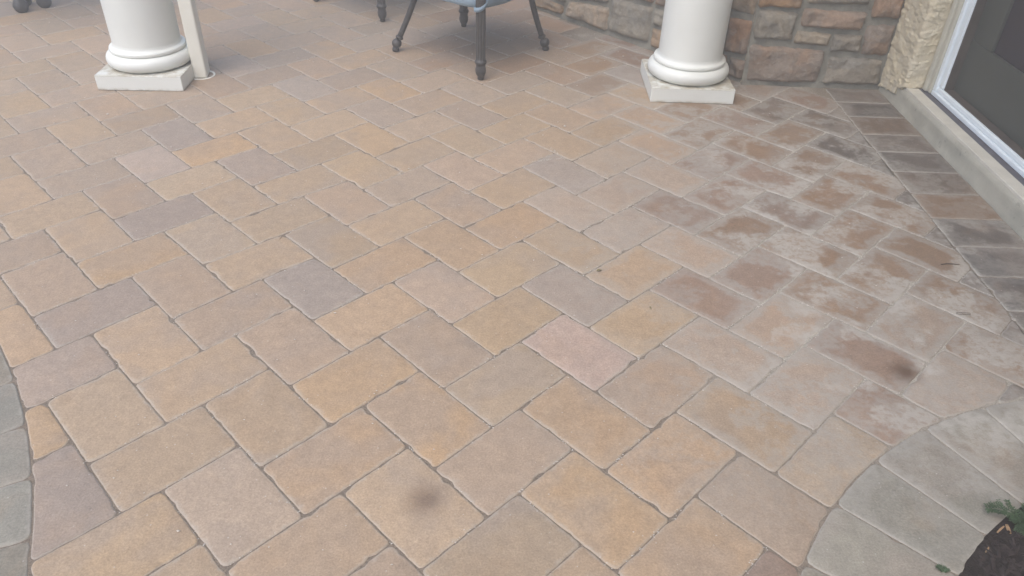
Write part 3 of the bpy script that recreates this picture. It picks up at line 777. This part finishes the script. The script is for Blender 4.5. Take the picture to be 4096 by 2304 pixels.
# ------------------------------------------------------------------ columns and downpipe
def column(x, y, rz, label):
    root = empty('column', (x, y, 0), rz); tag(root, label, 'column', None)
    bevel_box('plinth', -0.156, 0.156, -0.156, 0.156, 0.0012, 0.057, M['white'], root, 0.0025)
    prof = [(0.134, 0.0572), (0.138, 0.0590)]
    for i in range(15):
        a = -math.pi / 2 + math.pi * i / 14
        prof.append((0.1275 + 0.0275 * math.cos(a), 0.0855 + 0.0275 * math.sin(a)))
    prof += [(0.1315, 0.1132), (0.1315, 0.1146), (0.1350, 0.1150), (0.1360, 0.1175), (0.1360, 0.1235), (0.1345, 0.1275), (0.1315, 0.1290)]
    prof += [(0.1262, 0.1305), (0.1230, 0.1330), (0.1212, 0.1370), (0.1206, 0.1440)]
    lathe('base_torus', prof, M['white'], root, 96)
    lathe('shaft', [(0.1200, 0.1400), (0.1198, 0.30), (0.1195, 0.8), (0.1150, 1.6), (0.1070, 2.30)], M['white'], root, 96)
    lathe('capital', [(0.107, 2.30), (0.118, 2.305), (0.118, 2.32), (0.108, 2.325), (0.110, 2.36), (0.140, 2.40), (0.140, 2.41)], M['white'], root, 64)
    bevel_box('abacus', -0.15, 0.15, -0.15, 0.15, 2.411, 2.46, M['white'], root, 0.003)
    return root
column(-1.4025, 2.8655, R(2.4), 'white round column with a downpipe beside its square plinth')
column(0.6505, 2.9160, R(0.2), 'white round column on a square plinth in front of the stone wall')

dp = empty('downpipe', (-1.2285, 2.884, 0), R(9)); tag(dp, 'narrow cream rectangular downpipe standing against the left white column', 'downpipe')
bevel_box('pipe', -0.0245, 0.0245, -0.036, 0.036, 0.001, 2.45, M['cream'], dp, 0.007, 3)
V, F = [], []
for i in range(48):
    a = 2 * math.pi * i / 48
    for r, z in ((0.0475, 0.0), (0.0475, 0.0035), (0.0445, 0.0038), (0.040, 0.001)): V.append((r * math.cos(a), r * math.sin(a), z))
for i in range(48):
    for j in range(3): F.append((i * 4 + j, ((i + 1) % 48) * 4 + j, ((i + 1) % 48) * 4 + j + 1, i * 4 + j + 1))
mesh_obj('base_ring', V, F, M['cream'], dp, True)

# unseen beam and rafters added on the columns, spaced to let light through
pr = empty('added_pergola', (-0.4, 2.9, 2.46)); tag(pr, 'pale unseen rafters added over the two white columns, spaced to let light in', 'added_pergola')
bevel_box('beam', -1.5, 1.3, -0.07, 0.07, 0.002, 0.20, M['roof'], pr, 0.004)
for k in range(7): bevel_box('rafter', -1.4 + k * 0.43, -1.35 + k * 0.43, -0.4, 1.9, 0.203, 0.34, M['roof'], pr, 0.003)

# unseen overhang added over the door and the corner to keep that corner dim
ev = bevel_box('added_eave', 0.86, 1.74, -6.0, 3.6, 2.752, 2.90, M['roof'], None, 0.0)
tag(ev, 'pale unseen overhang added above the patio door to dim the corner', 'added_eave')

# ------------------------------------------------------------------ chairs
def cushion_mesh(parent):
    bm = bmesh.new()
    N = 22; w = 0.262; pts = []
    # rounded square seat pad with a corner at -Y (the near post) in its own frame rotated 45 degrees
    for i in range(64):
        a = 2 * math.pi * i / 64; c, s = math.cos(a), math.sin(a); k = (abs(c) ** 7 + abs(s) ** 7) ** (-1 / 7)
        pts.append((w * k * c, w * k * s))
    rings = [(0.80, 0.012), (0.965, 0.002), (1.0, 0.016), (1.005, 0.040), (0.985, 0.060), (0.93, 0.072), (0.6, 0.084), (0.25, 0.086)]
    V, F = [], []
    for sc, z in rings:
        for j, (x, y) in enumerate(pts):
            V.append((x * sc, y * sc, z + 0.003 * fbm(x * 12, y * 12, z * 30)))
    n = 64
    for r in range(len(rings) - 1):
        for i in range(n): F.append((r * n + i, r * n + (i + 1) % n, (r + 1) * n + (i + 1) % n, (r + 1) * n + i))
    F.append(tuple(range(n))[::-1]); F.append(tuple((len(rings) - 1) * n + i for i in range(n)))
    return mesh_obj('cushion', V, F, M['cloth'], parent, True)

def fluted_leg(parent, x, y, top, name='leg'):
    prof = [(0.0105, 0.0), (0.0125, 0.004), (0.0120, 0.014), (0.0160, 0.018), (0.0205, 0.030), (0.0210, 0.044), (0.0185, 0.052), (0.0180, 0.062),
            (0.0225, 0.066), (0.0240, 0.071), (0.0225, 0.076), (0.0190, 0.080), (0.0190, 0.084)]
    z = 0.10
    while z < top: prof.append((0.0192 + 0.002 * (z - 0.1), z)); z += 0.03
    prof.append((0.0205, top))
    return lathe(name, prof, M['iron'], parent, 60, 10, 0.20, (x, y, 0), True, (0.083, 9))

def thin_leg(parent, foot, topp):
    """slim splayed leg with a collar, a ball and a small toe"""
    f, t = Vector(foot), Vector(topp); o = Vector((f.x - t.x, f.y - t.y, 0)).normalized()
    ank = f + Vector((0, 0, 0.062)) - o * 0.016
    n = 12; pts, rad = [], []
    for i in range(n + 1):
        k = i / n; p = t.lerp(ank, k) + o * (-0.006 * math.sin(k * math.pi)); pts.append(p); rad.append(0.0128 - 0.0010 * k)
    leg = tube('leg', pts, rad, M['iron'], parent, 14)
    d = (ank - pts[-3]).normalized()
    tube('collar', [ank - d * 0.004, ank, ank + d * 0.006, ank + d * 0.010], [0.0125, 0.0165, 0.0165, 0.011], M['iron'], leg, 16)
    V = []; c = f + Vector((0, 0, 0.033)) - o * 0.002
    prof = [(0.021 * math.sin(math.pi * i / 12), 0.021 - 0.021 * math.cos(math.pi * i / 12)) for i in range(1, 12)]
    lathe('ball_foot', [(r, z) for r, z in prof], M['iron'], leg, 24, 0, 0, (c.x, c.y, c.z - 0.019))
    lathe('toe', [(0.010, 0.0), (0.0145, 0.004), (0.0150, 0.012), (0.012, 0.020)], M['iron'], leg, 20, 0, 0, (f.x + o.x * 0.004, f.y + o.y * 0.004, 0))
    return leg

CH = Vector((-0.150, 2.935, 0))
def make_chair():
    root = empty('patio_chair', CH)
    rel = lambda x, y, z=0.0: (x - CH.x, y - CH.y, z)
    fluted_leg(root, 0, 0, 0.36); q = rel(-0.262, 3.592); fluted_leg(root, q[0], q[1], 0.30)
    thin_leg(root, rel(-0.521, 3.226), rel(-0.405, 3.245, 0.31)); thin_leg(root, rel(0.108, 3.300), rel(0.020, 3.300, 0.31))
    ctr = rel(-0.195, 3.265); ang = math.atan2(-ctr[1], -ctr[0]) - math.pi / 4 - R(180)
    V, F = [], []                                       # seat frame: a flat ring under the cushion
    for i in range(64):
        a = 2 * math.pi * i / 64; c, s = math.cos(a), math.sin(a); k = (abs(c) ** 7 + abs(s) ** 7) ** (-1 / 7)
        for w, z in ((0.235, 0.296), (0.235, 0.322), (0.200, 0.322), (0.200, 0.296)):
            x, y = w * k * c, w * k * s
            V.append((ctr[0] + x * math.cos(ang) - y * math.sin(ang), ctr[1] + x * math.sin(ang) + y * math.cos(ang), z))
    for i in range(64):
        for j in range(4): F.append((i * 4 + j, ((i + 1) % 64) * 4 + j, ((i + 1) % 64) * 4 + (j + 1) % 4, i * 4 + (j + 1) % 4))
    mesh_obj('seat_frame', V, F, M['iron'], root, True)
    cu = cushion_mesh(root); cu.location = (ctr[0], ctr[1], 0.270); cu.rotation_euler = (0, 0, ang)
    # tie: a blue ribbon wound round the near post
    V, F = [], []; m = 40
    for i in range(m + 1):
        k = i / m; a = R(-200) + k * R(260); r = 0.0255 + 0.002 * math.sin(k * 9)
        z = 0.262 + 0.040 * k + 0.010 * math.sin(a)
        for dz in (0.0, 0.017): V.append((r * math.cos(a) + 0.001, r * math.sin(a), z + dz))
    for i in range(m): F.append((i * 2, i * 2 + 2, i * 2 + 3, i * 2 + 1))
    tie = mesh_obj('tie', V, F, M['cloth'], root, True)
    so = tie.modifiers.new('thickness', 'SOLIDIFY'); so.thickness = 0.002
    # back: the near post goes on up, with a rail and spindles to a second post over the right corner
    p0, p1 = Vector((0, 0, 0)), Vector(rel(0.085, 3.26)); lean = Vector((0.05, -0.04, 0))
    for p in (p0, p1): tube('back_post', [p + Vector((0, 0, 0.355 if p is p0 else 0.31)), p + lean * .5 + Vector((0, 0, .62)), p + lean + Vector((0, 0, 0.86))], [0.017, 0.015, 0.014], M['iron'], root)
    tube('top_rail', [p0 + lean + Vector((0, 0, .86)), (p0 + p1) / 2 + lean * 1.15 + Vector((0, 0, .91)), p1 + lean + Vector((0, 0, .86))], [0.014] * 3, M['iron'], root)
    for k in (0.2, 0.4, 0.6, 0.8):
        b = p0.lerp(p1, k); tube('spindle', [b + lean * .15 + Vector((0, 0, .40)), b + lean + Vector((0, 0, .875))], [0.007, 0.007], M['iron'], root, 8)
    return root
ch = make_chair(); tag(ch, 'dark cast metal chair with a light blue tied cushion near the stone wall', 'chair', 'dark metal chairs on the patio')
def copy_tree(o, parent=None):
    c = o.copy(); C.objects.link(c)
    if parent: c.parent = parent
    for k in list(o.children): copy_tree(k, c)
    return c
ch2 = copy_tree(ch); ch2.location = CH + Vector((-0.493, 0.692, 0))
tag(ch2, 'dark metal chair farther back whose two lower legs show at the top edge', 'chair')

# far left corner: the foot of a pedestal stand
pt = empty('patio_table', (-2.30, 3.66, 0)); tag(pt, 'dark metal pedestal in the far left corner, round feet in view, unseen top added', 'table')
for k in range(3):
    a = R(-100) + k * R(120); fx, fy = 0.060 * math.cos(a), 0.060 * math.sin(a)
    foot = lathe('foot', [(0.018, 0.0), (0.028, 0.010), (0.033, 0.026), (0.028, 0.044), (0.019, 0.060), (0.016, 0.075)], M['iron'], pt, 24, 0, 0, (fx, fy, 0))
    tube('leg', [(fx, fy, 0.07), (fx * 0.8, fy * 0.8, 0.16), (fx * 0.3, fy * 0.3, 0.30)], [0.018, 0.020, 0.022], M['iron'], pt)
lathe('pedestal', [(0.028, 0.28), (0.024, 0.50), (0.034, 0.70)], M['iron'], pt, 24)
lathe('added_table_top', [(0.10, 0.70), (0.40, 0.712), (0.41, 0.722), (0.405, 0.735)], M['iron'], pt, 48)  # unseen top, added wide to shade the floor of this corner

# ------------------------------------------------------------------ plant, litter
def sprig(name, base, stems, label, seed, leaf=0.010):
    rg = random.Random(seed); root = empty(name, base); tag(root, label, 'plant')
    V, F = [], []; B = Vector(base)
    for tip, curl in stems:
        t = Vector(tip) - B; m = 26; pts = []
        for i in range(m + 1):
            k = i / m; pts.append(t * k + Vector((0, 0, curl * math.sin(k * math.pi))))
        tube('stem', pts[::2], [0.0013 - 0.0007 * i / 13 for i in range(len(pts[::2]))], M['leaf'], root, 6)
        for i in range(3, m + 1):
            p = pts[i]; d = (pts[i] - pts[i - 1]).normalized(); s = d.cross(Vector((0, 0, 1))).normalized()
            for sg in (-1, 1):
                fl = leaf * 2.4 * (0.4 + 0.8 * math.sin(min(1, i / m * 1.1) * math.pi * 0.9)) * rg.uniform(0.7, 1.2)
                dirn = (s * sg * rg.uniform(.7, 1) + d * rg.uniform(.3, .8) + Vector((0, 0, rg.uniform(-.2, .5)))).normalized()
                for q in range(5):                       # pinnate leaflets
                    c = p + dirn * fl * (q + 1) / 5
                    for sg2 in (-1, 1):
                        e = (dirn.cross(Vector((0, 0, 1))) * sg2 + dirn * 0.7 + Vector((0, 0, rg.uniform(-.4, .4)))).normalized()
                        l = leaf * rg.uniform(.5, .9); wv = e.cross(Vector((rg.uniform(-.3, .3), rg.uniform(-.3, .3), 1))).normalized() * l * 0.26
                        b = len(V); V += [c, c + e * l * .5 + wv, c + e * l, c + e * l * .5 - wv]
                        F.append((b, b + 1, b + 2, b + 3))
    f = mesh_obj('foliage', V, F, M['leaf'], root); f['kind'] = 'stuff'
    return root
sprig('ferny_plant', (0.945, 0.865, -0.02), [((0.868, 0.901, 0.012), 0.020), ((0.900, 0.868, 0.012), 0.02), ((0.912, 0.848, 0.01), 0.015),
  ((0.945, 0.905, 0.012), 0.02), ((0.985, 0.885, 0.02), 0.02), ((0.96, 0.83, 0.02), 0.02), ((0.922, 0.885, 0.02), 0.03)],
  'low feathery green plant spilling over the edge of the mulch bed', 3, 0.0075)
sprig('weed_sprig', (0.735, 0.775, -0.004), [((0.728, 0.784, 0.004), 0.004), ((0.742, 0.781, 0.003), 0.003)], 'tiny green weed growing in a joint of the grey border', 8, 0.0022)

chip('wood_chip', (0.891, 0.876), (0.887, 0.857), 0.0060, M['palewood'], 'short bright tan wood chip lying under the green plant', 'wood chip', -0.002)
chip('wood_chip', (0.886, 0.873), (0.866, 0.859), 0.0045, M['palewood'], 'long slim brown wood chip along the border edge by the plant', 'wood chip', -0.004)
chip('wood_chip', (0.815, 0.779), (0.842, 0.772), 0.0120, M['palewood'], 'broad pale wood chip in the mulch at the bottom of the bed', 'wood chip', -0.004)
chip('wood_chip', (0.836, 0.827), (0.825, 0.817), 0.0030, M['palewood'], 'thin curved brown wood chip alone in the dark mulch', 'wood chip', -0.002)
tw = tube('twig', [(1.133, 1.709, 0.003), (1.150, 1.7115, 0.004), (1.168, 1.711, 0.004), (1.184, 1.712, 0.003)], [0.0009, 0.0010, 0.0009, 0.0006], M['twig'], None, 8)
tag(tw, 'thin straight dark twig lying on a brown paver by the door', 'twig')
pts = [Vector((1.112, 1.4905, 0.003))] + [Vector((1.087 + 0.0085 * math.cos(a), 1.495 + 0.0042 * math.sin(a), 0.003)) for a in [R(-60) - R(30) * i for i in range(9)]] + [Vector((1.114, 1.4965, 0.003))]
tag(tube('curled_stem', pts, [0.0005] * len(pts), M['twig'], None, 6), 'small dry stem bent into a loop on the pavers by the door', 'stem')
def leaf(name, x, y, rz, l, w, mat, label):
    V, F = [], []; m = 8
    for i in range(m + 1):
        k = i / m; ww = w * math.sin(math.pi * min(.98, max(.02, k)) ** 0.8)
        for s in (-1, 0, 1):
            p = Vector(((k - .5) * l, s * ww / 2, 0.0025 + 0.002 * abs(s) + 0.002 * math.sin(k * 5)))
            c_, s_ = math.cos(rz), math.sin(rz); V.append((x + p.x * c_ - p.y * s_, y + p.x * s_ + p.y * c_, p.z))
    for i in range(m):
        for s in (0, 1): q = i * 3 + s; F.append((q, q + 1, q + 4, q + 3))
    return tag(mesh_obj(name, V, F, mat, None, True), label, 'leaf')
leaf('fallen_leaf', 0.222, 1.629, 0.6, 0.016, 0.007, M['deadleaf'], 'tiny olive leaf fallen on a tan paver right of centre')
leaf('fallen_leaf', 0.334, 1.476, -0.9, 0.007, 0.004, M['deadleaf'], 'tiny dry leaf scrap on a tan paver below the pale one')

# pale crumbs of grit, some of them crushed along the joints as chalky streaks
CHALK = (((-0.131, 2.230), (-0.043, 2.141), 50), ((0.053, 2.235), (0.157, 2.270), 45), ((0.113, 2.344), (0.156, 2.259), 25), ((-0.161, 2.026), (-0.118, 2.000), 30))
# grit scattered on the paving
V, F = [], []
rg = random.Random(21)
for i in range(420):
    y = 0.75 + 2.9 * rg.random() ** 1.1; x = rg.uniform(-0.55 * y - 0.3, min(1.18, 0.62 * y + 0.25))
    if (Vector((x, y)) - RC).length < RR and rg.random() < 0.6: continue
    if y > 2.6 and abs(x - 0.65) < 0.17: continue
    r = rg.uniform(0.0006, 0.0014) * (1.0 + 0.28 * y) * (1.6 if rg.random() < 0.07 else 1.0); b = len(V)
    for dx, dy, dz in ((1, 0, 0), (-1, 0, 0), (0, 1, 0), (0, -1, 0), (0, 0, 1), (0, 0, -1)):
        k = rg.uniform(.6, 1.2) * r; V.append((x + dx * k * 1.4, y + dy * k, 0.0012 + r * .5 + dz * k * .8))
    F += [tuple(b + k for k in f) for f in ((0, 2, 4), (2, 1, 4), (1, 3, 4), (3, 0, 4), (2, 0, 5), (1, 2, 5), (3, 1, 5), (0, 3, 5))]
for (ax, ay), (bx_, by_), nn in CHALK:
    for i in range(nn):
        k = rg.random(); x = ax + (bx_ - ax) * k + rg.gauss(0, 0.0022); y = ay + (by_ - ay) * k + rg.gauss(0, 0.0022)
        r = rg.uniform(0.0006, 0.0014); b = len(V)
        for dx, dy, dz in ((1, 0, 0), (-1, 0, 0), (0, 1, 0), (0, -1, 0), (0, 0, 1), (0, 0, -1)):
            V.append((x + dx * r * rg.uniform(1, 2), y + dy * r * rg.uniform(.8, 1.6), 0.0006 + r * .3 + dz * r * .6))
        F += [tuple(b + k2 for k2 in f) for f in ((0, 2, 4), (2, 1, 4), (1, 3, 4), (3, 0, 4), (2, 0, 5), (1, 2, 5), (3, 1, 5), (0, 3, 5))]
# crumbled sand caught along the joints
for dist, q, tone, rect in pav:
    if dist > 4.2: continue
    for i in range(len(q)):
        a, b2 = q[i], q[(i + 1) % len(q)]; l = (b2 - a).length
        if l < 0.05: continue
        mid = (a + b2) / 2; dens = 26 + 55 * max(0.0, min(1.0, (mid.x + 0.1) / 0.6))
        k0 = rg.random(); k1 = k0 + rg.uniform(0.15, 0.6)
        for _ in range(int(dens * l * rg.random() * 1.6)):
            k = rg.uniform(k0, min(1.0, k1)); d = (b2 - a).normalized(); nn_ = Vector((-d.y, d.x))
            p = a + (b2 - a) * k + nn_ * rg.gauss(0, 0.0026); r = rg.uniform(0.0006, 0.0015); b = len(V)
            if (p - RC).length < RR or p.x > 1.4: continue
            for dx, dy, dz in ((1, 0, 0), (-1, 0, 0), (0, 1, 0), (0, -1, 0), (0, 0, 1), (0, 0, -1)):
                V.append((p.x + dx * r * rg.uniform(.8, 1.8), p.y + dy * r * rg.uniform(.7, 1.5), -0.0006 + r * .4 + dz * r * .7))
            F += [tuple(b + k2 for k2 in f) for f in ((0, 2, 4), (2, 1, 4), (1, 3, 4), (3, 0, 4), (2, 0, 5), (1, 2, 5), (3, 1, 5), (0, 3, 5))]
tag(mesh_obj('grit', V, F, M['crumb']), 'pale crumbs of grit scattered over the pavers', kind='stuff')

# ------------------------------------------------------------------ air volume added to stand in for fog on the lens
if HAZE_DENSITY > 0:
    hz = bevel_box('haze', -51, 51, -51, 51, -1.2, 3.0, M['roof'], None, 0.0); hz['kind'] = 'stuff'
    hm = bpy.data.materials.new('lens_fog_air'); hm.use_nodes = True; t = hm.node_tree; t.nodes.clear()
    mo = t.nodes.new('ShaderNodeOutputMaterial'); vp = t.nodes.new('ShaderNodeVolumePrincipled')
    vp.inputs['Color'].default_value = (0.98, 0.94, 0.88, 1); vp.inputs['Density'].default_value = HAZE_DENSITY
    vp.inputs['Anisotropy'].default_value = 0.0
    t.links.new(vp.outputs[0], mo.inputs['Volume']); hz.data.materials[0] = hm
